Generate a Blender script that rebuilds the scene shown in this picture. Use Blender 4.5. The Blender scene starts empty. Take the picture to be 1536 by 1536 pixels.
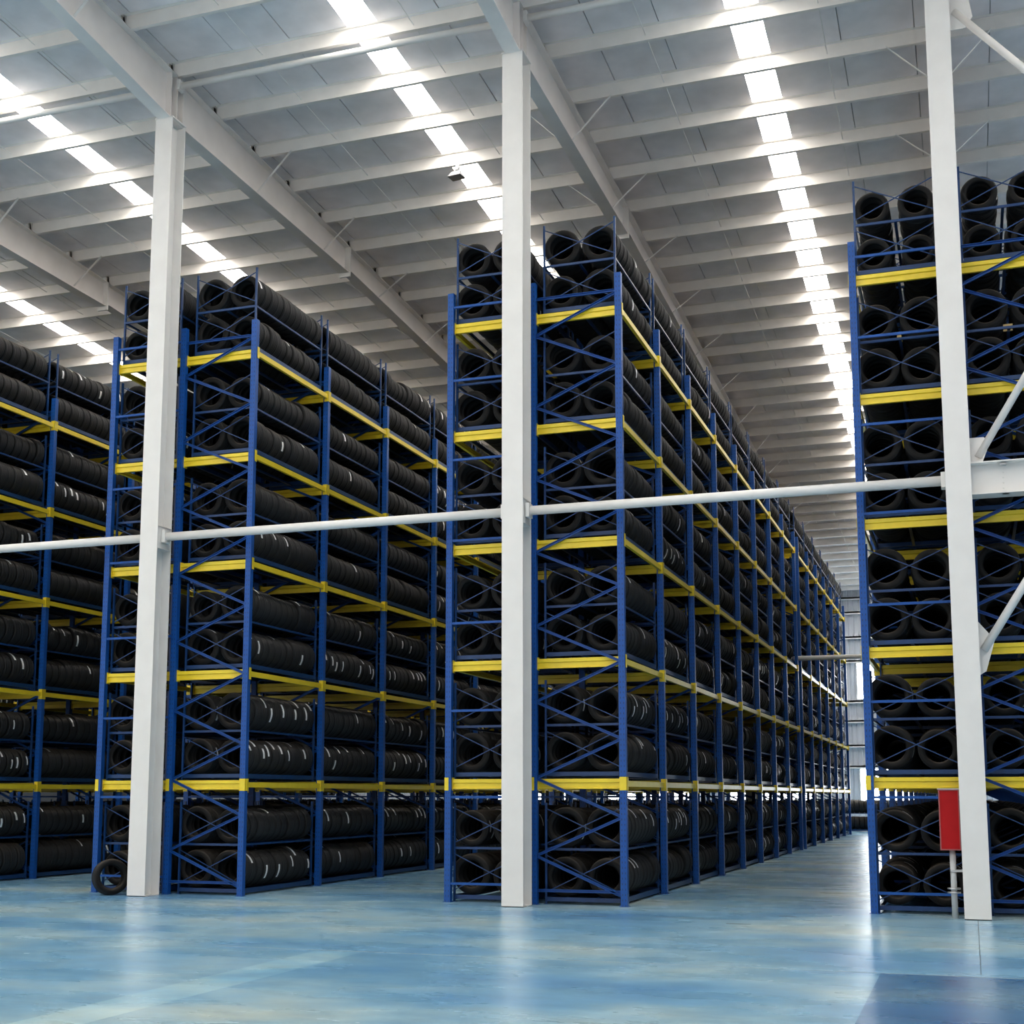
import bpy, math, random
import numpy as np
from mathutils import Matrix, Vector
random.seed(7)
sc = bpy.context.scene
COL = sc.collection
# ------------------------------------------------------------------ camera
CAM_H, YAW, PITCH, ROLL = 1.55, 0.3292, 0.1332, 0.0003
F_PX, CY = 1997.47, 926.0
sy_, cy_, sp_, cp_ = math.sin(YAW), math.cos(YAW), math.sin(PITCH), math.cos(PITCH)
FWD = Vector((-sy_*cp_, cy_*cp_, sp_)); RGT = Vector((cy_, sy_, 0)); UPV = Vector((sy_*sp_, -cy_*sp_, cp_))
cam_d = bpy.data.cameras.new('camera'); cam = bpy.data.objects.new('camera', cam_d); COL.objects.link(cam)
cam_d.sensor_width = 36; cam_d.sensor_fit = 'HORIZONTAL'; cam_d.lens = F_PX/1536*36
cam_d.shift_y = (CY-768)/1536
cam_d.clip_end = 400
m3 = Matrix((RGT, UPV, -FWD)).transposed()
cam.matrix_world = Matrix.Translation((0, 0, CAM_H)) @ m3.to_4x4()
sc.camera = cam
# ------------------------------------------------------------------ world, exposure
sc.view_settings.view_transform = 'Standard'; sc.view_settings.look = 'None'
sc.view_settings.gamma = 1; sc.view_settings.use_curve_mapping = False
sc.view_settings.exposure = 0.0
SKY_STRENGTH, SKYLIGHT, WINDOW_GLOW = 1.42, 17.0, 11.0
wd = bpy.data.worlds.new('overcast_sky'); sc.world = wd; wd.use_nodes = True
bg = wd.node_tree.nodes['Background']; bg.inputs[0].default_value = (1.0, 0.885, 0.765, 1); bg.inputs[1].default_value = SKY_STRENGTH

# ------------------------------------------------------------------ materials
def mat(name, col, rough=.5, metal=0, spec=.5, noise=None, bump=None, emit=None, coat=0):
    m = bpy.data.materials.new(name); m.use_nodes = True
    nt = m.node_tree; b = nt.nodes['Principled BSDF']
    b.inputs['Base Color'].default_value = (*col, 1); b.inputs['Roughness'].default_value = rough
    b.inputs['Metallic'].default_value = metal; b.inputs['Specular IOR Level'].default_value = spec
    if coat: b.inputs['Coat Weight'].default_value = coat
    if emit:
        b.inputs['Emission Color'].default_value = (*emit[0], 1); b.inputs['Emission Strength'].default_value = emit[1]
    if noise or bump:
        tc = nt.nodes.new('ShaderNodeTexCoord')
        nz = nt.nodes.new('ShaderNodeTexNoise'); nz.inputs['Scale'].default_value = (noise or bump)[0]; nz.inputs['Detail'].default_value = 5
        nt.links.new(tc.outputs['Object'], nz.inputs['Vector'])
    if noise:
        r = nt.nodes.new('ShaderNodeValToRGB'); a = noise[1]
        r.color_ramp.elements[0].color = (*[c*(1-a) for c in col], 1); r.color_ramp.elements[1].color = (*[min(1, c*(1+a)) for c in col], 1)
        r.color_ramp.elements[0].position = .3; r.color_ramp.elements[1].position = .7
        nt.links.new(nz.outputs['Fac'], r.inputs[0]); nt.links.new(r.outputs[0], b.inputs['Base Color'])
    if bump:
        bp = nt.nodes.new('ShaderNodeBump'); bp.inputs['Strength'].default_value = bump[1]; bp.inputs['Distance'].default_value = .01
        nt.links.new(nz.outputs['Fac'], bp.inputs['Height']); nt.links.new(bp.outputs['Normal'], b.inputs['Normal'])
    return m
M_WHITE = mat('white_paint', (.80, .785, .76), .42, noise=(3, .03))
M_CEILBEAM = mat('ceiling_beam_paint', (.84, .80, .77), .45, noise=(2, .05))
M_PURLIN = mat('purlin_paint', (.84, .80, .755), .5, noise=(2.5, .05))
M_DECK = mat('foil_faced_roof_insulation', (.86, .82, .83), .5, noise=(1.6, .10), bump=(2.2, .5))
M_BLUE = mat('blue_powder_coat', (.008, .078, .325), .38, spec=.3, noise=(6, .10))
M_YELLOW = mat('yellow_powder_coat', (.84, .64, .030), .30, noise=(5, .06))
M_CRADLE = mat('cradle_blue_paint', (.010, .046, .150), .34, spec=.35, noise=(6, .12))
M_PAPER = mat('label_paper', (.92, .94, .96), .25, noise=(30, .15))
M_RED = mat('red_enamel', (.40, .006, .008), .6, spec=.2, noise=(5, .08))
M_GREY = mat('grey_pipe_paint', (.55, .57, .58), .4)
M_STEEL = mat('galvanised_steel', (.55, .56, .57), .35, metal=.7)
M_WALL = mat('grey_wall_cladding', (.50, .54, .60), .5, noise=(1.5, .05))
M_GIRT = mat('girt_paint', (.78, .80, .80), .5)
M_SKYL = mat('translucent_skylight_sheet', (.9, .9, .9), .5, emit=((1.0, .95, .88), SKYLIGHT))
M_GLASS = mat('daylit_window_pane', (.9, .9, .9), .3, emit=((.92, .97, 1.0), WINDOW_GLOW))
M_LENS = mat('floodlight_glass', (.26, .21, .18), .2)
M_DARK = mat('dark_housing', (.16, .16, .165), .5)
M_CARD = mat('cardboard', (.45, .33, .14), .7)
# tyre rubber: dust settles on the upward side
def rubber():
    m = bpy.data.materials.new('tyre_rubber'); m.use_nodes = True; nt = m.node_tree; b = nt.nodes['Principled BSDF']
    g = nt.nodes.new('ShaderNodeNewGeometry'); sx = nt.nodes.new('ShaderNodeSeparateXYZ'); nt.links.new(g.outputs['Normal'], sx.inputs[0])
    mr = nt.nodes.new('ShaderNodeMapRange'); mr.inputs['From Min'].default_value = .3; mr.inputs['From Max'].default_value = 1.0
    nt.links.new(sx.outputs['Z'], mr.inputs['Value'])
    nz = nt.nodes.new('ShaderNodeTexNoise'); nz.inputs['Scale'].default_value = .35; nt.links.new(g.outputs['Position'], nz.inputs['Vector'])
    r0 = nt.nodes.new('ShaderNodeMapRange'); r0.inputs['From Min'].default_value = .38; r0.inputs['From Max'].default_value = .58; nt.links.new(nz.outputs['Fac'], r0.inputs['Value'])
    mu = nt.nodes.new('ShaderNodeMath'); mu.operation = 'MULTIPLY'; nt.links.new(mr.outputs[0], mu.inputs[0]); nt.links.new(r0.outputs[0], mu.inputs[1])
    mx = nt.nodes.new('ShaderNodeMix'); mx.data_type = 'RGBA'
    tc = nt.nodes.new('ShaderNodeTexCoord'); mp = nt.nodes.new('ShaderNodeMapping'); mp.inputs['Scale'].default_value = (1, 0, 1); nt.links.new(tc.outputs['Object'], mp.inputs[0])
    ln = nt.nodes.new('ShaderNodeVectorMath'); ln.operation = 'LENGTH'; nt.links.new(mp.outputs[0], ln.inputs[0])
    rs = nt.nodes.new('ShaderNodeMapRange'); rs.inputs['From Min'].default_value = .262; rs.inputs['From Max'].default_value = .279; nt.links.new(ln.outputs['Value'], rs.inputs['Value'])
    rb = nt.nodes.new('ShaderNodeMix'); rb.data_type = 'RGBA'; rb.inputs['A'].default_value = (.0048, .0050, .0055, 1); rb.inputs['B'].default_value = (.022, .0228, .0245, 1)
    nt.links.new(rs.outputs[0], rb.inputs['Factor']); nt.links.new(rb.outputs['Result'], mx.inputs['A']); mx.inputs['B'].default_value = (.095, .080, .064, 1)
    nt.links.new(mu.outputs[0], mx.inputs['Factor']); nt.links.new(mx.outputs['Result'], b.inputs['Base Color'])
    b.inputs['Roughness'].default_value = .62; b.inputs['Specular IOR Level'].default_value = .22
    return m
M_RUB = rubber()
# perforated upright face: rows of punched slots
def slotted():
    m = mat('blue_slotted_upright', (.008, .078, .325), .38, spec=.3); nt = m.node_tree; b = nt.nodes['Principled BSDF']
    tc = nt.nodes.new('ShaderNodeTexCoord'); s = nt.nodes.new('ShaderNodeSeparateXYZ'); nt.links.new(tc.outputs['Object'], s.inputs[0])
    def mth(op, a, bb):
        n = nt.nodes.new('ShaderNodeMath'); n.operation = op
        for i, v in enumerate((a, bb)):
            if v is None: continue
            if isinstance(v, (int, float)): n.inputs[i].default_value = v
            else: nt.links.new(v, n.inputs[i])
        return n.outputs[0]
    fz = mth('LESS_THAN', mth('FRACT', mth('MULTIPLY', s.outputs['Z'], 13.3), None), .38)
    ax = mth('LESS_THAN', mth('ABSOLUTE', mth('SUBTRACT', mth('ABSOLUTE', s.outputs['X'], None), .022), None), .005)
    f = mth('MULTIPLY', fz, ax)
    mx = nt.nodes.new('ShaderNodeMix'); mx.data_type = 'RGBA'
    mx.inputs['A'].default_value = (.008, .078, .325, 1); mx.inputs['B'].default_value = (.014, .035, .10, 1)
    nt.links.new(f, mx.inputs['Factor']); nt.links.new(mx.outputs['Result'], b.inputs['Base Color'])
    return m
M_UPR = slotted()
# floor coating
def floor_mat(name='blue_epoxy_floor', tint=(1, 1, 1)):
    m = bpy.data.materials.new(name); m.use_nodes = True; nt = m.node_tree; b = nt.nodes['Principled BSDF']; L = nt.links
    tc = nt.nodes.new('ShaderNodeTexCoord')
    def noise(scale, det, sxy, rough=.5):
        mp = nt.nodes.new('ShaderNodeMapping'); mp.inputs['Scale'].default_value = (*sxy, 1); L.new(tc.outputs['Object'], mp.inputs[0])
        n = nt.nodes.new('ShaderNodeTexNoise'); n.inputs['Scale'].default_value = scale; n.inputs['Detail'].default_value = det; n.inputs['Roughness'].default_value = rough
        L.new(mp.outputs[0], n.inputs['Vector']); return n.outputs['Fac']
    def ramp(f, els):
        r = nt.nodes.new('ShaderNodeValToRGB'); e = r.color_ramp.elements
        while len(e) < len(els): e.new(.5)
        for i, (p, c) in enumerate(els): e[i].position = p; e[i].color = (*c, 1)
        L.new(f, r.inputs[0]); return r.outputs[0]
    c1 = ramp(noise(.42, 5, (.75, 1), .55), [(.28, (.095, .25, .48)), (.45, (.18, .38, .56)), (.56, (.31, .49, .59)), (.72, (.52, .60, .55))])
    c2 = ramp(noise(3.0, 6, (.6, 1), .65), [(.3, tuple(.84*t for t in tint)), (.7, tuple(1.12*t for t in tint))])
    mx = nt.nodes.new('ShaderNodeMix'); mx.data_type = 'RGBA'; mx.blend_type = 'MULTIPLY'; mx.inputs['Factor'].default_value = 1
    L.new(c1, mx.inputs['A']); L.new(c2, mx.inputs['B']); L.new(mx.outputs['Result'], b.inputs['Base Color'])
    rr = nt.nodes.new('ShaderNodeMapRange'); rr.inputs['To Min'].default_value = .19; rr.inputs['To Max'].default_value = .36
    L.new(noise(1.2, 5, (.4, 1)), rr.inputs['Value']); L.new(rr.outputs[0], b.inputs['Roughness'])
    bp = nt.nodes.new('ShaderNodeBump'); bp.inputs['Strength'].default_value = .06; bp.inputs['Distance'].default_value = .02
    L.new(noise(2.5, 3, (1, 1)), bp.inputs['Height']); L.new(bp.outputs[0], b.inputs['Normal'])
    b.inputs['Specular IOR Level'].default_value = .5
    return m
M_FLOOR = floor_mat(); M_FLOOR_DARK = floor_mat('deeper_blue_floor_tone', (.36, .47, .62)); M_FLOOR_PALE = floor_mat('pale_floor_tone', (1.35, 1.25, 1.15))

# ------------------------------------------------------------------ mesh helpers
class MB:
    def __init__(s): s.v = []; s.f = []; s.mi = []; s.cur = 0
    def poly(s, vs, fs):
        n = len(s.v); s.v += [tuple(a) for a in vs]; s.f += [tuple(n+i for i in f) for f in fs]; s.mi += [s.cur]*len(fs)
    def box(s, a, b):
        (x0, y0, z0), (x1, y1, z1) = a, b
        s.poly([(x0,y0,z0),(x1,y0,z0),(x1,y1,z0),(x0,y1,z0),(x0,y0,z1),(x1,y0,z1),(x1,y1,z1),(x0,y1,z1)],
               [(0,3,2,1),(4,5,6,7),(0,1,5,4),(1,2,6,5),(2,3,7,6),(3,0,4,7)])
    def bar(s, p, q, w, h, up=(0, 0, 1)):
        p, q = Vector(p), Vector(q); d = (q-p).normalized(); u = Vector(up); r = d.cross(u)
        if r.length < 1e-4: r = d.cross(Vector((1, 0, 0)))
        r.normalize(); u = r.cross(d).normalized()
        c = [(-w/2,-h/2),(w/2,-h/2),(w/2,h/2),(-w/2,h/2)]
        s.poly([p+r*a+u*b for a, b in c]+[q+r*a+u*b for a, b in c], [(0,1,2,3),(7,6,5,4),(0,4,5,1),(1,5,6,2),(2,6,7,3),(3,7,4,0)])
    def extr(s, prof, p, q, up=(0, 0, 1)):       # profile (r,u) extruded from p to q
        p, q = Vector(p), Vector(q); d = (q-p).normalized(); u = Vector(up); r = d.cross(u).normalized(); u = r.cross(d).normalized()
        n = len(prof)
        s.poly([p+r*a+u*b for a, b in prof]+[q+r*a+u*b for a, b in prof],
               [tuple(range(n)), tuple(reversed(range(n, 2*n)))]+[(i, i+n, (i+1) % n+n, (i+1) % n) for i in range(n)])
    def tube(s, p, q, r, n=16, r2=None):
        p, q = Vector(p), Vector(q); d = (q-p).normalized(); a = d.orthogonal().normalized(); b = d.cross(a); r2 = r if r2 is None else r2
        vs = [p+(a*math.cos(t)+b*math.sin(t))*r for t in [2*math.pi*i/n for i in range(n)]]+[q+(a*math.cos(t)+b*math.sin(t))*r2 for t in [2*math.pi*i/n for i in range(n)]]
        s.poly(vs, [tuple(reversed(range(n))), tuple(range(n, 2*n))]+[(i, (i+1) % n, (i+1) % n+n, i+n) for i in range(n)])
    def mesh(s, name, *mats, smooth=False):
        me = bpy.data.meshes.new(name); me.from_pydata(s.v, [], s.f)
        for m in mats: me.materials.append(m)
        if len(mats) > 1: me.polygons.foreach_set('material_index', s.mi)
        if smooth: me.polygons.foreach_set('use_smooth', [len(f) == 4 for f in s.f])
        me.update(); return me
def ob(name, data, parent=None, loc=(0, 0, 0), rz=0):
    o = bpy.data.objects.new(name, data); COL.objects.link(o); o.location = loc
    if rz: o.rotation_euler = (0, 0, rz)
    if parent: o.parent = parent
    return o
def tag(o, label, cat, group=None, kind=None):
    if kind: o['kind'] = kind
    if label: o['label'] = label
    if cat: o['category'] = cat
    if group: o['group'] = group
    return o
def struct(o): o['kind'] = 'structure'; return o

# ------------------------------------------------------------------ dimensions (metres; camera stands at x=0, y=0)
D, BAY, W = 18.625, 2.611, 1.339
ZL = [0.0, 1.722, 3.480, 5.257, 7.035, 8.772]
XA, XB, XC, XZ = -13.506, -7.358, -1.275, -16.80-2*W
YC, FW, CD = 18.033, .323, .40
CX = [-12.334-6.177*i for i in (3, 2, 1, 0)]; CX = [-12.334+6.177*i for i in range(-4, 4)]
ZS = lambda y: 13.62-.050*(y-19.0)          # underside of the purlins
PH = .24
Y0, Y1, XL, XR = -12.0, 65.5, -43.0, 13.0

# ------------------------------------------------------------------ floor
b = MB(); b.box((XL, Y0, -.2), (XR, Y1, 0)); floor = struct(ob('floor', b.mesh('floor', M_FLOOR)))
M_JOINT = mat('floor_joint_filler', (.04, .08, .11), .6)
b = MB(); b.box((.013, 12.6, .0005), (.020, 18.0, .0018)); ob('control_joint', b.mesh('control_joint', M_JOINT), floor)
b = MB(); b.box((-7.5, 12.445, .0005), (6, 12.465, .0016)); ob('control_joint', b.mesh('control_joint', mat('pale_joint_filler', (.34, .44, .48), .5)), floor)
b = MB(); b.box((-.82, 4, .0004), (5.4, 12.44, .0007)); ob('floor_patch', b.mesh('floor_patch', M_FLOOR_DARK), floor)  # rectangle of floor in a darker, bluer tone
b = MB(); b.box((-6.32, 4, .0004), (-5.82, 12.44, .0007)); ob('floor_patch', b.mesh('floor_patch', M_FLOOR_PALE), floor)  # narrow strip of floor in a paler tone
for x, y, w in ((-4.78, 17.05, .5), (-3.6, 17.2, .62), (-2.32, 17.85, .22), (-2.75, 16.6, .3)):
    b = MB(); b.box((x-w/2, y-.025, .0004), (x+w/2, y+.025, .0016)); ob('scuff_mark', b.mesh('scuff_mark', M_JOINT), floor)
# ------------------------------------------------------------------ roof
ceiling = struct(ob('ceiling', None)); ceiling.location = (0, 0, 0)
def sloped(xa, xb, dz0, dz1, y0=Y0, y1=Y1, nm='roof_panel', m=M_DECK):
    b = MB(); a0, a1 = ZS(y0)+PH, ZS(y1)+PH
    b.poly([(xa,y0,a0+dz0),(xb,y0,a0+dz0),(xb,y1,a1+dz0),(xa,y1,a1+dz0),(xa,y0,a0+dz1),(xb,y0,a0+dz1),(xb,y1,a1+dz1),(xa,y1,a1+dz1)],
           [(0,3,2,1),(4,5,6,7),(0,1,5,4),(1,2,6,5),(2,3,7,6),(3,0,4,7)])
    return ob(nm, b.mesh(nm, m), ceiling)
SKY = [(-34.1, -33.6), (-28.0, -27.5), (-21.85, -21.35), (-15.86, -15.37), (-9.02, -8.51), (-3.12, -2.62), (3.1, 3.6), (9.2, 9.7)]
edges = [XL]
for a, c in SKY:
    n = max(1, round((a-edges[-1])/1.05)); s0 = edges[-1]
    for i in range(n):
        x0, x1 = s0+(a-s0)*i/n, s0+(a-s0)*(i+1)/n
        sloped(x0+.008, x1-.008, 0 if i % 2 else -.008, .05)
    sloped(a, c, .01, .03, nm='skylight_panel', m=M_SKYL)
    edges.append(c)
s0 = edges[-1]; n = 3
for i in range(n): sloped(s0+(XR-s0)*i/n+.008, s0+(XR-s0)*(i+1)/n-.008, 0, .05)
sx = [XL]+[v for p_ in SKY for v in p_]+[XR]      # outer steel sheets, open over every skylight strip
for i in range(0, len(sx), 2): sloped(sx[i], sx[i+1], .052, .09, nm='roof_sheet', m=M_STEEL)
# purlins: Z sections, one length per bay
zp = [(0, PH), (0, .0), (.07, .0), (.07, .022), (.06, .022), (.06, .007), (.008, .007), (.008, PH-.007), (-.06, PH-.007), (-.06, PH)]
pm = MB(); pm.extr([(a, c) for a, c in zp], (3.12, 0, 0), (-3.12, 0, 0)); PUR = pm.mesh('purlin', M_PURLIN)
PY = [19.60+1.375*k for k in range(-8, 34)]
for y in PY:
    for i in range(len(CX)-1):
        if CX[i] < -32: continue
        o = ob('purlin', PUR, ceiling, ((CX[i]+CX[i+1])/2, y, ZS(y)))
# sag rods
for i in range(2, len(CX)-1):
    for t in (.28, .72):
        x = CX[i]+6.177*t
        b = MB(); b.tube((x, 8, ZS(8)+.08), (x, 64, ZS(64)+.08), .008, 6); ob('sag_rod', b.mesh('sag_rod', M_WHITE), ceiling)
# ------------------------------------------------------------------ columns
def ordinal(n): return ['nearest', 'second', 'third', 'fourth', 'fifth', 'sixth', 'seventh', 'eighth', 'ninth', 'tenth', 'eleventh', 'twelfth', 'thirteenth', 'fourteenth', 'fifteenth'][n]
def column(xc, y, label, sides=(-1, 1), ztop=None, full=True, group='front row of white columns'):
    zt = ZS(y)-.84 if ztop is None else ztop
    r = tag(ob('steel_column', None, None, (xc, y, 0)), label, 'column', group)
    b = MB(); b.box((-FW/2, 0, 0), (FW/2, .018, zt)); ob('front_flange', b.mesh('flange', M_WHITE), r)
    b = MB(); b.box((-FW/2, CD-.018, 0), (FW/2, CD, zt)); ob('back_flange', b.mesh('flange', M_WHITE), r)
    b = MB(); b.box((-.008, .018, 0), (.008, CD-.018, zt)); ob('web', b.mesh('web', M_WHITE), r)
    b = MB(); b.box((-FW/2-.01, -.01, zt), (FW/2+.01, CD+.01, zt+.022)); ob('cap_plate', b.mesh('cap_plate', M_WHITE), r)
    b = MB(); b.box((-FW/2-.0, -.0, 0), (FW/2+.0, CD+.0, .012)); ob('base_plate', b.mesh('base_plate', M_WHITE), r)
    for s in sides:
        if not full: break
        for z in (5.50, 5.86):
            b = MB(); b.box((min(.008*s, s*FW/2), .018, z-.006), (max(.008*s, s*FW/2), CD-.018, z+.006)); ob('stiffener_plate', b.mesh('stiffener_plate', M_WHITE), r)
        b = MB(); xx = sorted((s*(FW/2-.03), s*(FW/2-.012))); b.box((xx[0], .019, 5.508), (xx[1], CD-.019, 5.852)); ob('strut_plate', b.mesh('strut_plate', M_WHITE), r)
    return r
colnames = {3: None}
X1, X2_, X3 = CX[4], CX[5], CX[6]
column(X1, YC, 'white steel column between the left edge and the middle, a loose tyre leaning beside it')
column(X2_, YC, 'white steel column in the middle of the row, in front of the central rack')
column(X3, YC, 'white steel column on the right, with the red box beside its foot')
# second row, standing in the gaps of the racks
for i, nm in ((5, 'far white column standing inside the gap of the central rack'), (6, 'far white column standing inside the gap of the right rack'), (4, 'far white column standing inside the gap of the left rack')):
    column(CX[i], 39.85, nm, full=False, group='second row of columns')
# ------------------------------------------------------------------ roof beams
def prof_pts():
    # y, underside height below the purlins
    return [(-12, .50), (-3.8, .85), (5, .50), (11.5, .50), (18.05, .82), (18.43, .82), (24.85, .57), (25.0, .50), (33, .50), (39.85, .82), (40.25, .82), (47, .52), (58, .50), (65.3, .60)]
PP = prof_pts()
def roof_beam(xc, label):
    r = tag(ob('roof_beam', None, None, (xc, 0, 0)), label, 'roof beam', 'roof beams')
    yt = [(y, ZS(y)-.002) for y, d in PP]; yb = [(y, ZS(y)-d) for y, d in PP]
    b = MB(); n = len(PP)
    for (ya, za), (yc, zc), (_, ua), (_, uc) in zip(yb[:-1], yb[1:], yt[:-1], yt[1:]):
        b.poly([(-.005, ya, za), (.005, ya, za), (.005, yc, zc), (-.005, yc, zc), (-.005, ya, ua), (.005, ya, ua), (.005, yc, uc), (-.005, yc, uc)],
               [(0,3,2,1),(4,5,6,7),(1,2,6,5),(3,0,4,7)])
    ob('web', b.mesh('beam_web', M_CEILBEAM), r)
    for nm, pts, t, w in (('bottom_flange', yb, .016, .24), ('top_flange', yt, -.014, .24)):
        b = MB(); v = []; f = []
        for y, z in pts: v += [(-w/2, y, z), (w/2, y, z), (w/2, y, z-t), (-w/2, y, z-t)]
        for i in range(len(pts)-1):
            a = 4*i
            f += [(a, a+1, a+5, a+4), (a+1, a+2, a+6, a+5), (a+2, a+3, a+7, a+6), (a+3, a, a+4, a+7)]
        b.poly(v, f); ob(nm, b.mesh(nm, M_CEILBEAM), r)
    for y in (24.9, 47.0):
        b = MB(); b.box((-.13, y, ZS(y)-.66), (.13, y+.045, ZS(y)-.0)); ob('splice_plate', b.mesh('splice_plate', M_WHITE), r)
    for y in (18.05, 18.22, 18.41):
        b = MB(); b.box((-.11, y, ZS(y)-.82), (.11, y+.012, ZS(y)-.012)); ob('stiffener_plate', b.mesh('stiffener_plate', M_CEILBEAM), r)
    for k, y in enumerate(PY):
        if (k-8) % 2 == 1 and 12 < y < 62 and abs(y-18.2) > .5 and abs(y-24.9) > .3:
            dep = float(np.interp(y, [a for a, _ in PP], [a for _, a in PP]))
            for s in (-1, 1):
                b = MB(); b.bar((s*.10, y, ZS(y)-dep+.03), (s*.80, y, ZS(y)+.02), .05, .006); ob('fly_brace', b.mesh('fly_brace', M_WHITE), r)
    return r
bl = {1: 'white roof beam farthest to the left, behind the leftmost racks', 2: 'white roof beam second from the left, over the far left rack', 3: 'white roof beam left of the left column, crossing the left edge',
      4: 'white tapered roof beam resting on the left column', 5: 'white tapered roof beam resting on the middle column', 6: 'white tapered roof beam resting on the right column', 7: 'white roof beam beyond the right column'}
for i in range(2, 8): roof_beam(CX[i], bl[i])
# ------------------------------------------------------------------ tie pipes
def pipe(xa, xb, y, z, r, label, group, m=M_WHITE):
    t = tag(ob('tie_pipe', None, None, ((xa+xb)/2, y, z)), label, 'pipe', group); h = (xb-xa)/2
    b = MB(); b.tube((-h+.03, 0, 0), (h-.03, 0, 0), r, 20); ob('pipe', b.mesh('pipe', m, smooth=True), t)
    for s in (-1, 1):
        b = MB(); b.box((s*h-.012-(s > 0)*.03, -r-.02, -r-.035), (s*h+.012+(s < 0)*.03, r+.02, r+.035)); ob('end_plate', b.mesh('end_plate', m), t)
g = FW/2+.015
ym = YC+CD/2
pipe(CX[3]+g, CX[4]-g, ym, 5.70, .068, 'white horizontal pipe running from the left edge to the left column', 'mid-height tie pipes')
pipe(CX[4]+g, CX[5]-g, ym, 5.70, .068, 'white horizontal pipe between the left and middle columns at mid height', 'mid-height tie pipes')
pipe(CX[5]+g, CX[6]-g, ym, 5.70, .068, 'white horizontal pipe between the middle and right columns at mid height', 'mid-height tie pipes')
pipe(CX[5]+g, CX[6]-g, 40.05, 5.60, .068, 'far grey pipe crossing the aisle in front of the far wall', 'far tie pipes')
pipe(CX[4]+g, CX[5]-g, 40.05, 5.60, .068, 'far pipe hidden between the left and central racks', 'far tie pipes')
for i, nm in ((2, 'high pipe under the roof at the far left'), (3, 'high pipe under the roof, left of the left column'), (4, 'high pipe under the roof between left and middle columns'), (5, 'high pipe under the roof between middle and right columns')):
    pipe(CX[i]+.14, CX[i+1]-.14, 18.25, ZS(18.25)-.17, .055, nm, 'tie pipes under the roof')
# ------------------------------------------------------------------ bracing right of the right column
r = tag(ob('wind_bracing', None, None, (X3, ym, 0)), 'white box beam and diagonal tubes fixed to the right side of the right column', 'bracing')
b = MB(); b.box((FW/2, -.01, 5.47), (5.9, .01, 5.88)); ob('beam_web', b.mesh('beam_web', M_WHITE), r)
b = MB(); b.box((FW/2, -.15, 5.875), (5.9, .15, 5.89)); ob('top_flange', b.mesh('top_flange', M_WHITE), r)
b = MB(); b.box((FW/2, -.15, 5.455), (5.9, .15, 5.47)); ob('bottom_flange', b.mesh('bottom_flange', M_WHITE), r)
for x, z in ((.52, 5.86), (.54, 5.475)):
    b = MB(); b.box((x, -.11, z-.02), (x+.08, -.02, z)); ob('bracket', b.mesh('bracket', M_STEEL), r)
for k in range(4):
    b = MB(); b.tube((.56, -.01, 5.55+k*.07), (.56, -.025, 5.55+k*.07), .012, 6); ob('bolt', b.mesh('bolt', M_WHITE), r)
for a, c, rr in (((.26, 0, 5.98), (2.5, 0, 9.66), .05), ((.22, 0, 12.32), (2.5, 0, 9.66), .05), ((.22, 0, 3.42), (1.52, 0, 5.47), .055)):
    b = MB(); b.tube(a, c, rr, 14); ob('diagonal_tube', b.mesh('diagonal_tube', M_WHITE, smooth=True), r)
b = MB(); b.poly([(FW/2, -.006, 5.88), (.30, -.006, 5.88), (.42, -.006, 6.18), (.34, -.006, 6.25), (FW/2, -.006, 6.25), (FW/2, .006, 5.88), (.30, .006, 5.88), (.42, .006, 6.18), (.34, .006, 6.25), (FW/2, .006, 6.25)],
     [(0,1,2,3,4), (9,8,7,6,5), (0,5,6,1), (1,6,7,2), (2,7,8,3), (3,8,9,4), (4,9,5,0)]); ob('gusset_plate', b.mesh('gusset_plate', M_WHITE), r)
b = MB(); b.poly([(FW/2, -.006, 12.05), (.36, -.006, 12.05), (.46, -.006, 12.2), (.40, -.006, 12.6), (FW/2, -.006, 12.6), (FW/2, .006, 12.05), (.36, .006, 12.05), (.46, .006, 12.2), (.40, .006, 12.6), (FW/2, .006, 12.6)],
     [(0,1,2,3,4), (9,8,7,6,5), (0,5,6,1), (1,6,7,2), (2,7,8,3), (3,8,9,4), (4,9,5,0)]); ob('gusset_plate', b.mesh('gusset_plate', M_WHITE), r)
b = MB(); b.poly([(FW/2, -.006, 3.1), (.24, -.006, 3.15), (.36, -.006, 3.55), (FW/2, -.006, 3.8), (FW/2, .006, 3.1), (.24, .006, 3.15), (.36, .006, 3.55), (FW/2, .006, 3.8)],
     [(0,1,2,3), (7,6,5,4), (0,4,5,1), (1,5,6,2), (2,6,7,3), (3,7,4,0)]); ob('gusset_plate', b.mesh('gusset_plate', M_WHITE), r)
# ------------------------------------------------------------------ red box on its grey pipe
r = tag(ob('hydrant_cabinet', None, None, (X3-.255, ym, 0)), 'red metal box on a grey flanged pipe beside the right column', 'fire box')
b = MB(); b.box((-.16, -.10, .86), (.085, .10, 1.63)); ob('box', b.mesh('box', M_RED), r)
b = MB()
for z0, z1 in ((.86, .875), (1.615, 1.63)): b.box((-.165, -.112, z0), (.09, -.10, z1))
for x0, x1 in ((-.165, -.150), (.075, .09)): b.box((x0, -.112, .875), (x1, -.10, 1.615))
ob('door_frame', b.mesh('door_frame', mat('faded_red_edge', (.35, .10, .10), .5)), r)
b = MB(); b.box((-.175, -.12, 1.63), (.09, .11, 1.642)); ob('top_plate', b.mesh('top_plate', M_STEEL), r)
b = MB(); b.tube((-.02, 0, 0), (-.02, 0, .86), .038, 18); ob('riser_pipe', b.mesh('riser_pipe', M_GREY, smooth=True), r)
for z in (.315, .365):
    b = MB(); b.tube((-.02, 0, z), (-.02, 0, z+.02), .082, 20); ob('pipe_flange', b.mesh('pipe_flange', M_STEEL, smooth=True), r)
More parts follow.
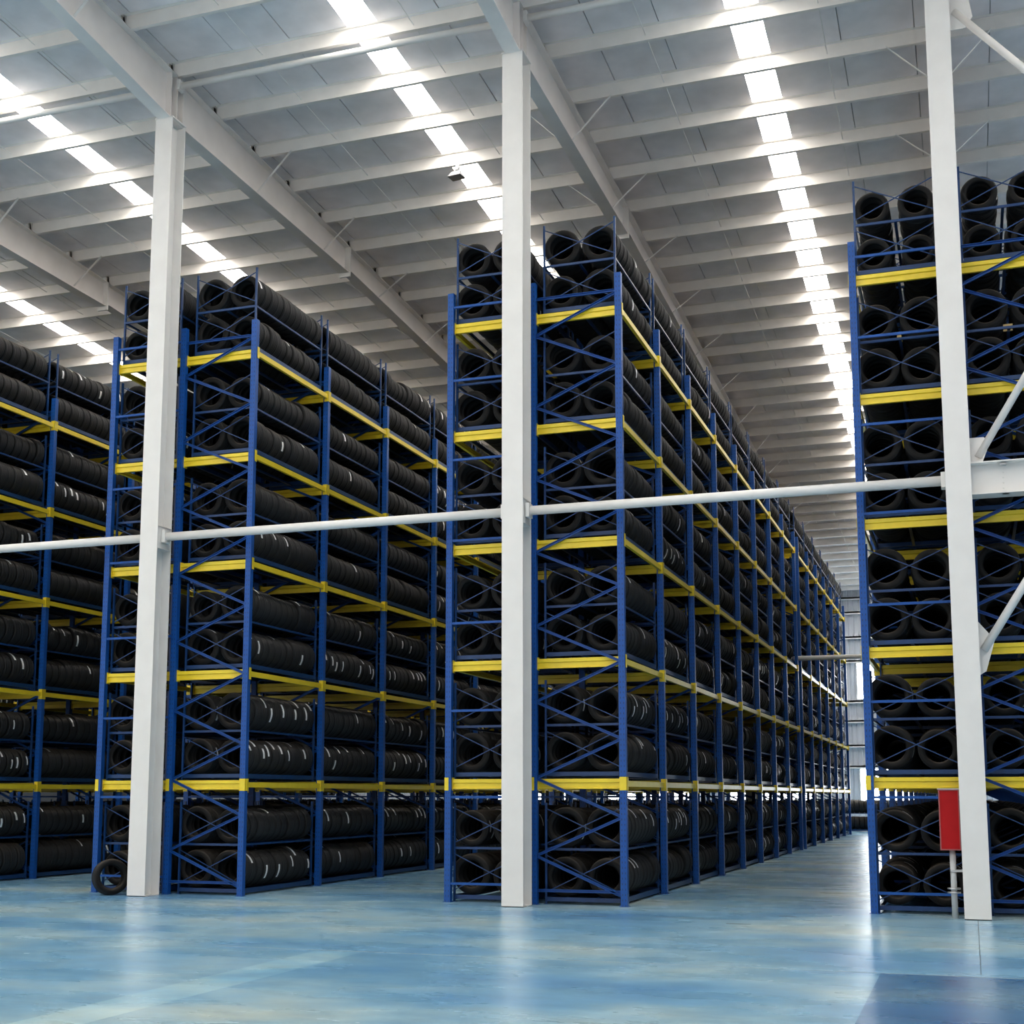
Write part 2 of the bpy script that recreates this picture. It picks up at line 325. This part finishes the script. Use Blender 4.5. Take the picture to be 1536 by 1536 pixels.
b = MB(); b.box((-.07, -.05, .585), (.10, -.035, .612)); b.box((-.07, -.05, .585), (-.055, .05, .612)); b.box((-.07, .035, .585), (.10, .05, .612)); ob('pipe_clamp', b.mesh('pipe_clamp', M_STEEL), r)
# ------------------------------------------------------------------ floodlight
r = tag(ob('floodlight', None, None, (-8.68, 22.15, 13.08)), 'small square floodlight hanging under the roof beside the bright skylight strip', 'lamp')
r.rotation_euler = (math.radians(-14), 0, math.radians(-8))
b = MB(); b.poly([(-.14,-.10,0),(.14,-.10,0),(.14,.12,.05),(-.14,.12,.05),(-.09,-.06,.12),(.09,-.06,.12),(.09,.08,.14),(-.09,.08,.14)], [(0,3,2,1),(4,5,6,7),(0,1,5,4),(1,2,6,5),(2,3,7,6),(3,0,4,7)]); ob('housing', b.mesh('housing', M_DARK), r)
b = MB(); b.poly([(-.115,-.085,-.006),(.115,-.085,-.006),(.115,.10,.036),(-.115,.10,.036),(-.115,-.085,.002),(.115,-.085,.002),(.115,.10,.044),(-.115,.10,.044)], [(0,3,2,1),(4,5,6,7),(0,1,5,4),(1,2,6,5),(2,3,7,6),(3,0,4,7)]); ob('glass', b.mesh('glass', M_LENS), r)
b = MB(); b.tube((0, 0, .12), (0, 0, .36), .012, 8); b.bar((-.12, 0, .16), (.12, 0, .16), .02, .02); ob('hanger', b.mesh('hanger', M_STEEL), r)
b = MB(); b.tube((0, 0, .15), (0, 0, .27), .045, 12); ob('ballast_can', b.mesh('ballast_can', M_STEEL, smooth=True), r)

# ------------------------------------------------------------------ racks
def prism_ring(pts, z0, z1, b):
    n = len(pts); b.poly([(x, y, z0) for x, y in pts]+[(x, y, z1) for x, y in pts], [tuple(reversed(range(n))), tuple(range(n, 2*n))]+[(i, (i+1) % n, (i+1) % n+n, i+n) for i in range(n)])
UP_H = 9.33
b = MB()   # omega-shaped upright, open to the back, on a foot plate
op = [(-.048, -.045), (.048, -.045), (.048, .045), (.030, .045), (.030, .040), (.042, .040), (.042, -.030), (.014, -.030), (.010, -.018), (-.010, -.018), (-.014, -.030), (-.042, -.030), (-.042, .040), (-.030, .040), (-.030, .045), (-.048, .045)]
prism_ring(op, .006, UP_H, b); b.box((-.065, -.06, 0), (.065, .06, .006)); UPR = b.mesh('upright', M_UPR)
def beam_profile(h=.135):
    return [(-.022, -h/2), (.027, -h/2), (.027, -h/2+h*.09), (.006, -h/2+h*.12), (.006, h*.08), (.028, h*.14), (.028, h/2), (-.022, h/2)]
def conn(b, p, ax):     # end connector plate hooked on an upright
    x, y, z = p
    if ax == 'x': b.box((x-.004, y-.045, z-.095), (x+.004, y+.045, z+.095))
    else: b.box((x-.040, y-.004, z-.095), (x+.040, y+.004, z+.095))
b = MB(); L = BAY-.10
b.extr(beam_profile(.082), (0, L/2, 0), (0, -L/2, 0))
b.box((-.04, L/2-.002, -.095), (.046, L/2+.004, .095)); b.box((-.04, -L/2-.004, -.095), (.046, -L/2+.002, .095))
b.box((.040, L/2-.002, -.095), (.046, L/2+.06, .095)); b.box((.040, -L/2-.06, -.095), (.046, -L/2+.002, .095))
LBEAM_R = b.mesh('long_beam', M_YELLOW)
b2 = MB(); b2.v = [(-x, y, z) for x, y, z in b.v]; b2.f = [tuple(reversed(f)) for f in b.f]; b2.mi = b.mi; LBEAM_L = b2.mesh('long_beam', M_YELLOW)
b = MB(); L = W-.10     # cross beam, profile faces the viewer (-y)
b.extr(beam_profile(.145), (-L/2, 0, 0), (L/2, 0, 0))
conn(b, (-L/2, 0, 0), 'x'); conn(b, (L/2, 0, 0), 'x'); CBEAM = b.mesh('cross_beam', M_YELLOW)
b = MB(); b.box((-.05, -.004, -.095), (.012, .0, .095)); CLIP_L = b.mesh('beam_clip', M_YELLOW)
b = MB(); b.box((-.05, -.004, -.095), (.054, .0, .095)); b.box((.05, -.004, -.095), (.054, .05, .095)); CLIP_R = b.mesh('beam_clip', M_YELLOW)
# zigzag bracing of one frame between the middle and right uprights
PIT = 1.1135
zR = [.14+PIT*i for i in range(9)]; zLn = [.69+PIT*i for i in range(8)]
def chan(p, q, name):   # open channel brace
    b = MB(); pr = [(-.016, -.020), (.016, -.020), (.016, -.014), (-.010, -.014), (-.010, .014), (.016, .014), (.016, .020), (-.016, .020)]
    b.extr(pr, p, q, up=(0, 0, 1)); return b.mesh(name, M_BLUE)
BR_UP = chan((.03, 0, 0), (W-.03, 0, zLn[0]-zR[0]), 'diagonal_brace')          # left low -> right high
BR_DN = chan((.03, 0, 0), (W-.03, 0, -(zLn[0]-zR[0])), 'diagonal_brace')       # left high -> right low
HB = chan((.03, 0, 0), (W-.03, 0, 0), 'horizontal_brace')
b = MB(); b.bar((.05, 0, 0), (W-.05, 0, 0), .03, .035); TIE = b.mesh('row_spacer', M_BLUE)
def rack(x0, k0, nb, label, lv=5, faces=(0, 2), z_up=UP_H):
    r = tag(ob('pallet_rack', None, None, (x0, D+k0*BAY, 0)), label, 'rack', 'blue and yellow storage racks')
    for k in range(nb+1):
        y = k*BAY
        for j in range(3):
            o = ob('upright', UPR, r, (j*W, y, 0))
        for z0_, me in [(z, BR_DN) for z in zLn]+[(z, BR_UP) for z in zLn]:
            o = ob('diagonal_brace', me, r, (W, y-.01, z0_))
        for z in (zR[-1]+.02, .20): ob('horizontal_brace', HB, r, (W, y-.01, z))
        for z in (.27, 1.53, 2.81, 4.13, 5.40, 6.66, 7.92, 9.10): ob('row_spacer', TIE, r, (0, y-.02, z))
        for z in ZL[1:lv+1]:
            for j in (0, 1): ob('cross_beam', CBEAM, r, ((j+.5)*W, y+.055+(.0 if k < nb else -.0), z))
    for k in range(nb):
        for z in ZL[1:lv+1]:
            for j in faces: ob('long_beam', LBEAM_R if j else LBEAM_L, r, (j*W+(.012 if j else -.012), (k+.5)*BAY, z))
    if k0 == 0:
        for j in range(3): ob('beam_clip', CLIP_R if j == 2 else CLIP_L, r, (j*W, -.046, ZL[1]))
    return r
rack(XB, 0, 8, 'central blue rack of black tyres with yellow beams, near section')
rack(XB, 8.33, 6, 'central rack, far section beyond the gap')
rack(XA, 0, 8, 'left blue rack behind the left white column')
rack(XC, 0, 8, 'right blue rack behind the red box and right column')
rack(XZ, 0, 8, 'farthest left blue rack at the left edge, seen from its side')
rack(XZ-6.15, 0, 8, 'rack hidden beyond the leftmost rack, its tyres seen only through gaps', faces=(2,))
rack(XC, 8.33, 6, 'right rack, far section nearest the far wall')
rack(XA, 8.33, 6, 'left rack, far section hidden behind the near one')
rack(XZ, 8.33, 6, 'leftmost rack, far section hidden behind the near one')

# ------------------------------------------------------------------ tyre cradles
CW, CL, CH = 1.12, 2.36, 1.45
def cradle_pieces():
    P = []
    def add(nm, fn): b = MB(); fn(b); P.append((nm, b))
    for x in (0, CW):
        for y in (0, CL): add('post', lambda b, x=x, y=y: (b.box((x-.015, y-.015, .006), (x+.015, y+.015, CH)), b.box((x-.035, y-.035, 0), (x+.035, y+.035, .006))))
    for y in (0, CL):
        add('end_rail', lambda b, y=y: b.box((.018, y-.018, .04), (CW-.018, y+.018, .10)))
        add('end_rail', lambda b, y=y: b.box((.018, y-.014, .765), (CW-.018, y+.014, .80)))
        for z0, z1 in ((.17, .70), (.86, 1.37)):
            add('cross_brace', lambda b, y=y, z0=z0, z1=z1: b.bar((.0, y-.012, z0), (CW, y-.012, z1), .010, .014, up=(0, 0, 1)))
            add('cross_brace', lambda b, y=y, z0=z0, z1=z1: b.bar((.0, y-.024, z1), (CW, y-.024, z0), .010, .014, up=(0, 0, 1)))
    for x in (0, CW):
        add('side_rail', lambda b, x=x: b.box((x-.016, .018, .03), (x+.016, CL-.018, .10)))
        add('side_rail', lambda b, x=x: b.box((x-.012, .018, .77), (x+.012, CL-.018, .80)))
    add('deck_rail', lambda b: b.box((CW/2-.02, .0, .03), (CW/2+.02, CL, .06)))
    add('deck_rail', lambda b: b.box((CW/2-.02, .0, .765), (CW/2+.02, CL, .785)))
    return P
CP = cradle_pieces()
CPM = [(nm, b.mesh(nm, M_CRADLE)) for nm, b in CP]
allb = MB()
for _, b_ in CP: allb.poly(b_.v, b_.f)
CWHOLE = allb.mesh('tyre_cradle', M_CRADLE)
SHELF = ['on the floor', 'on the first shelf', 'on the second shelf', 'on the third shelf', 'on the fourth shelf', 'on the top shelf']
NUM = ['one', 'two', 'three', 'four', 'five', 'six', 'seven', 'eight', 'nine', 'ten', 'eleven', 'twelve', 'thirteen', 'fourteen']
HX = (.05, W+.14)
RACKS = {'central': XB, 'left': XA, 'right': XC, 'leftmost': XZ, 'outer': XZ-6.15}
def bay_y(k): return D+(k if k < 8 else k+.33)*BAY
rest = MB()
for rn, x0 in RACKS.items():
    for k in range(14):
        for h in (0, 1):
            for lv in range(6):
                z = (ZL[lv]+.074) if lv else .0
                p = (x0+HX[h], bay_y(k)+.13, z)
                front = (k == 0 and rn not in ('leftmost', 'outer')); side = (h == 1 and ((rn == 'central') or (rn == 'left' and k <= 4) or (rn == 'leftmost' and 0 <= k <= 3)))
                if front or side:
                    if front: lab = 'blue tyre cradle %s, %s half of the %s rack\'s near end' % (SHELF[lv], ('left', 'right')[h], rn)
                    else: lab = 'blue tyre cradle %s, bay %s along the %s rack' % (SHELF[lv], NUM[k], rn)
                    if k <= 3:
                        r = tag(ob('tyre_cradle', None, None, p), lab, 'cradle', 'stacking cradles holding the tyres')
                        for nm, me in CPM: ob(nm, me, r)
                    else: tag(ob('tyre_cradle', CWHOLE, None, p), lab, 'cradle', 'stacking cradles holding the tyres')
                else:
                    n = len(rest.v); rest.v += [(a+p[0], c+p[1], e+p[2]) for a, c, e in allb.v]; rest.f += [tuple(n+i for i in f) for f in allb.f]; rest.mi += [0]*len(allb.f)
# low row of cradles across the far end, long side to the viewer
CROSSX = [(-40+2.45*i, 0) for i in range(18)]+[(-40+2.45*i, 1.46) for i in (0, 1, 2, 3, 6, 7, 9)]
for x, z_ in CROSSX:
    n = len(rest.v); rest.v += [(x+c, 60.3+a, e+z_) for a, c, e in allb.v]; rest.f += [tuple(n+i for i in reversed(f)) for f in allb.f]; rest.mi += [0]*len(allb.f)
tag(ob('tyre_cradle_mass', rest.mesh('tyre_cradle_mass', M_CRADLE)), 'remaining blue tyre cradles deep inside the racks', 'cradles', kind='stuff')

# ------------------------------------------------------------------ tyres
def tyre_mesh(R=.285, w=.203, rim=.185, n=40):
    h = w/2; pr = []       # (radius, y) around the section
    pr += [(rim, -h*.72), (rim+.012, -h*.86), (R*.80, -h*1.0), (R*.93, -h*.93), (R*.985, -h*.80), (R, -h*.66)]
    for g in (-.36, 0, .36): pr += [(R, (g-.05)*h), (R-.008, (g-.035)*h), (R-.008, (g+.035)*h), (R, (g+.05)*h)]
    pr += [(R, h*.66), (R*.985, h*.80), (R*.93, h*.93), (R*.80, h), (rim+.012, h*.86), (rim, h*.72), (rim+.010, h*.66), (R-.030, h*.60), (R-.022, 0), (R-.030, -h*.60), (rim+.010, -h*.66)]
    m = len(pr); b = MB()
    vs = [(math.cos(t)*r, y, math.sin(t)*r) for t in [2*math.pi*i/n for i in range(n)] for r, y in pr]
    fs = [(i*m+j, ((i+1) % n)*m+j, ((i+1) % n)*m+(j+1) % m, i*m+(j+1) % m) for i in range(n) for j in range(m)]
    b.poly(vs, fs); return b.mesh('tyre', M_RUB, smooth=True)
TY = tyre_mesh()
def label_mesh(a0, a1, w, y, R=.2865, n=7):
    b = MB(); vs = []
    for i in range(n+1):
        t = a0+(a1-a0)*i/n
        for r, yy in ((R, y-w/2), (R, y+w/2), (R-.003, y+w/2), (R-.003, y-w/2)): vs.append((math.cos(t)*r, yy, math.sin(t)*r))
    b.poly(vs, [f for i in range(n) for f in [tuple(4*i+j for j in (0, 1, 5, 4)), tuple(4*i+j for j in (1, 2, 6, 5)), tuple(4*i+j for j in (3, 0, 4, 7))]]+[(0, 3, 2, 1), (4*n, 4*n+1, 4*n+2, 4*n+3)])
    return b.mesh('paper_label', M_PAPER)
LB = [label_mesh(-.32, .46, .048, -.022), label_mesh(-.15, .5, .034, .03), label_mesh(-.4, .2, .052, .012)]
T = []     # every tyre: pos, scale, rot, label?, info
N = 11; rnd = random.Random(3)
for rn, x0 in RACKS.items():
    for k in range(14):
        for h in (0, 1):
            for lv in range(6):
                zb = (ZL[lv]+.074) if lv else 0
                for tier in (0, 1):
                    for c in (0, 1):
                        x = x0+HX[h]+((.265, .880) if h else (.235, .845))[c]
                        s_roll = rnd.choice((.94, .98, 1.0, 1.02, 1.04)); jit = .84 if (rn == 'right' and lv == 5) else 1
                        lots = rnd.random() < (.34 if lv < 3 else .16)
                        for i in range(N):
                            if rnd.random() < .18: s_roll = rnd.choice((.92, .96, .99, 1.01, 1.04))
                            s = jit*s_roll*(1+rnd.uniform(-.008, .008))
                            zc = zb+(.105 if tier == 0 else .805)+.285*s
                            y = bay_y(k)+.13+.135+i*.2065+rnd.uniform(-.003, .003)
                            lab = rnd.random() < (.60 if lots else .14)
                            T.append(((x+rnd.uniform(-.012, .012), y, zc), s, rnd.uniform(-.35, 1.25), lab, rnd.randrange(3), (rn, k, h, lv, tier, c, i)))
def proj(p):
    v = Vector(p)-Vector((0, 0, CAM_H)); d = v.dot(FWD); return 768+F_PX*v.dot(RGT)/d, CY-F_PX*v.dot(UPV)/d, d
cand = []
for q, t in enumerate(T):
    (x, y, z), s, _, _, _, (rn, k, h, lv, tier, c, i) = t
    sidev = h == 1 and c == 1 and rn not in ('right', 'outer'); endv = i == 0 and k == 0 and rn not in ('leftmost', 'outer')
    if not (sidev or endv): continue
    u, v, d = proj((x+(.28 if sidev and not endv else 0), y, z))
    if u < 8 or u > 1530 or v < 5: continue
    hid = False
    for xc, wl in ((CX[4], .30), (CX[5], .28), (CX[6], .2)):
        ua = proj((xc-FW/2, YC, z))[0]; ub = proj((xc+FW/2, YC+CD, z))[0]
        if ua-4 < u < ub+4: hid = True
    if rn == 'left' and sidev and u > proj((XB, D, z))[0]-6: hid = True
    if rn == 'leftmost' and u > proj((XA, D, z))[0]-6: hid = True
    if hid: continue
    area = (2000/d)**2*(.25 if endv else .55*.19*abs(x)/d)
    cand.append((area, q))
cand.sort(reverse=True); pick = [q for _, q in cand[:300]]; ps = set(pick)
ORD = ['first', 'second', 'third', 'fourth', 'fifth', 'sixth', 'seventh', 'eighth', 'ninth', 'tenth', 'eleventh']
LVN = ['floor', 'shelf one', 'shelf two', 'shelf three', 'shelf four', 'top shelf']
first_tyre = None; first_lab = [None]*3
for q in pick:
    p, s, rot, lab, lv_, (rn, k, h, lv, tier, c, i) = T[q]
    o = ob('tyre', TY, None, p); o.scale = (s, s, s); o.rotation_euler = (0, -rot, 0)
    if i == 0 and k == 0 and rn != 'leftmost':
        l = 'black tyre end-on, %s roll from left, %s row, %s, %s rack' % (ORD[h*2+c], ('lower', 'upper')[tier], LVN[lv], rn); g = 'end tyres of the rolls'
    else:
        l = 'black tyre, %s in %s roll, bay %s, %s, %s rack side' % (ORD[i], ('lower', 'upper')[tier], NUM[k], LVN[lv], rn); g = 'tyres in the outer rolls'
    if lab and len(l.split()) < 14: l = l.replace('black tyre', 'white-labelled black tyre')
    tag(o, l, 'tyre', g)
    if first_tyre is None: first_tyre = o
    if lab:
        e = ob('paper_label', LB[lv_], o)
        if first_lab[lv_] is None: first_lab[lv_] = e
# the low cross row: rolls lie along x
cross = []
for x, z_ in CROSSX:
    for tier in (0, 1):
        for c in (0, 1):
            for i in range(N):
                s = rnd.uniform(.94, 1.02); cross.append(((x+.135+i*.2065, 60.3+.28+c*.58, z_+(.105 if tier == 0 else .805)+.285*s), s, 0, False, 0, None))
def points_object(name, items, src, label, cat, parent=None, rz=0.0):
    me = bpy.data.meshes.new(name); me.from_pydata([t[0] for t in items], [], [])
    a = me.attributes.new('size', 'FLOAT', 'POINT'); a.data.foreach_set('value', [t[1] for t in items])
    a = me.attributes.new('turn', 'FLOAT_VECTOR', 'POINT'); a.data.foreach_set('vector', [c for t in items for c in (0.0, -t[2], rz)])
    o = ob(name, me, parent); ng = bpy.data.node_groups.new(name, 'GeometryNodeTree')
    ng.interface.new_socket('Geometry', in_out='INPUT', socket_type='NodeSocketGeometry'); ng.interface.new_socket('Geometry', in_out='OUTPUT', socket_type='NodeSocketGeometry')
    N_ = ng.nodes; gi = N_.new('NodeGroupInput'); go = N_.new('NodeGroupOutput'); ip = N_.new('GeometryNodeInstanceOnPoints'); oi = N_.new('GeometryNodeObjectInfo')
    oi.inputs['Object'].default_value = src; oi.transform_space = 'ORIGINAL'; oi.inputs['As Instance'].default_value = True
    s = N_.new('GeometryNodeInputNamedAttribute'); s.data_type = 'FLOAT'; s.inputs['Name'].default_value = 'size'
    tn = N_.new('GeometryNodeInputNamedAttribute'); tn.data_type = 'FLOAT_VECTOR'; tn.inputs['Name'].default_value = 'turn'
    e2 = N_.new('FunctionNodeEulerToRotation'); lk = ng.links
    lk.new(gi.outputs[0], ip.inputs['Points']); lk.new(oi.outputs['Geometry'], ip.inputs['Instance']); lk.new(tn.outputs['Attribute'], e2.inputs[0]); lk.new(e2.outputs[0], ip.inputs['Rotation'])
    lk.new(s.outputs['Attribute'], ip.inputs['Scale']); lk.new(ip.outputs[0], go.inputs[0])
    md = o.modifiers.new('scatter', 'NODES'); md.node_group = ng
    o['kind'] = 'stuff'
    if label: tag(o, label, cat)
    return o
others = [t for q, t in enumerate(T) if q not in ps]
mass = points_object('tyre_mass', others, first_tyre, 'remaining black tyres packed in rolls all through the racks', 'tyres')
points_object('far_row_tyre_mass', cross, first_tyre, 'low dark row of tyres across the far end of the aisle', 'tyres', rz=math.pi/2)
for j in range(3):
    if first_lab[j] is not None: points_object('paper_label_mass', [t for t in others if t[3] and t[4] == j], first_lab[j], None, None, mass)
# the loose tyre on the floor, turned towards the aisle
o = tag(ob('tyre', TY, None, (-13.0, 18.22, .285)), 'loose black tyre standing on the floor against the left rack foot', 'tyre')
o.scale = (.98, 1.05, .98); o.rotation_euler = (math.radians(-6), 0, math.radians(50)); o.location = (-12.92, 18.20, .279)

# cardboard tags hanging at the ends of two rolls
for x, z, w, l in ((.755, 7.92, .12, 'brown cardboard tag among tyres, right of the right column'), (-.68, 7.97, .06, 'tiny cardboard tag among tyres, left of the right column')):
    b = MB(); b.box((-w/2, 0, -w*.42), (w/2, .004, w*.42)); tag(ob('cardboard_tag', b.mesh('cardboard_tag', M_CARD), None, (x, D+.215, z)), l, 'tag')
# ------------------------------------------------------------------ walls
wall = struct(ob('wall_back', None))
wz = ZS(Y1)+PH
b = MB(); b.box((XL, Y1+.10, 0), (XR, Y1+.2, wz+.1))
# windows cut out of the panels by leaving those stretches to the window units
rib = []
def ribbed(xa, xb, za, zb):
    b = MB(); n = max(1, round((xb-xa)/.25)); st = (xb-xa)/n; pts = []
    for i in range(n):
        x = xa+i*st; pts += [(x, 0), (x+st*.62, 0), (x+st*.70, .03), (x+st*.92, .03)]
    pts += [(xb, 0)]
    m = len(pts); vs = [(x, Y1+y, za) for x, y in pts]+[(x, Y1+y, zb) for x, y in pts]
    b.poly(vs, [(i, i+1, i+1+m, i+m) for i in range(m-1)]); return ob('wall_panel', b.mesh('wall_panel', M_WALL), wall)
WZ = ((1.0, 2.86), (6.10, 7.88))
bounds = []
for i in range(2, 8):
    bounds.append((CX[i]+1.20, CX[i]+5.4))
xs = [XL]
for a, c in bounds: xs += [a, c]
xs.append(XR)
for j in range(len(xs)-1):
    a, c = xs[j], xs[j+1]; n = max(1, round((c-a)/1.0))
    for i in range(n):
        xa, xb = a+(c-a)*i/n, a+(c-a)*(i+1)/n
        if j % 2 == 0: ribbed(xa, xb, 0, wz+.1)
        else:
            for za, zb in ((0, WZ[0][0]), (WZ[0][1], WZ[1][0]), (WZ[1][1], wz+.1)): ribbed(xa, xb, za, zb)
for z in (3.92, 5.08, 6.02, 7.95, 9.10, 10.30, 11.0, 2.93):
    b = MB(); b.box((XL, Y1-.16, z-.04), (XR, Y1-.002, z+.04)); b.box((XL, Y1-.16, z-.10), (XR, Y1-.15, z+.04)); ob('girt', b.mesh('girt', M_GIRT), wall)
n_w = 0
for a, c in bounds:
    for za, zb in WZ:
        n_w += 1; w = struct(ob('window_%d' % n_w, None, None, (a, Y1, za))); wd_, ht = c-a, zb-za
        b = MB()
        for q in ((0, 0, wd_, .05), (0, ht-.05, wd_, ht), (0, .05, .05, ht-.05), (wd_-.05, .05, wd_, ht-.05)): b.box((q[0], -.03, q[1]), (q[2], .05, q[3]))
        nn = max(2, round(wd_/.9))
        for i in range(1, nn): b.box((wd_*i/nn-.02, -.02, .05), (wd_*i/nn+.02, .03, ht-.05))
        ob('window_frame', b.mesh('window_frame', M_GIRT), w)
        for i in range(nn):
            b = MB(); b.box((wd_*i/nn+.02, .0, .05), (wd_*(i+1)/nn-.02, .008, ht-.05)); ob('window_pane', b.mesh('window_pane', M_GLASS), w)
# side walls
for nm, x, t in (('wall_left', XL, -.1), ('wall_right', XR, .1)):
    b = MB(); a0, a1 = ZS(Y0)+PH, ZS(Y1)+PH; xx = sorted((x, x+t))
    b.poly([(xx[0], Y0, 0), (xx[1], Y0, 0), (xx[1], Y1, 0), (xx[0], Y1, 0), (xx[0], Y0, a0), (xx[1], Y0, a0), (xx[1], Y1, a1), (xx[0], Y1, a1)], [(0,3,2,1),(4,5,6,7),(0,1,5,4),(1,2,6,5),(2,3,7,6),(3,0,4,7)])
    struct(ob(nm, b.mesh(nm, M_WALL if t > 0 else mat('dark_grey_wall_cladding', (.07, .075, .085), .7))))
b = MB(); a0 = ZS(-6)+PH; b.box((-.8, -6.1, 0), (XR, -6, a0)); struct(ob('wall_light_blocker', b.mesh('wall_light_blocker', M_WALL)))  # unseen wall behind the camera, added to block daylight from the right
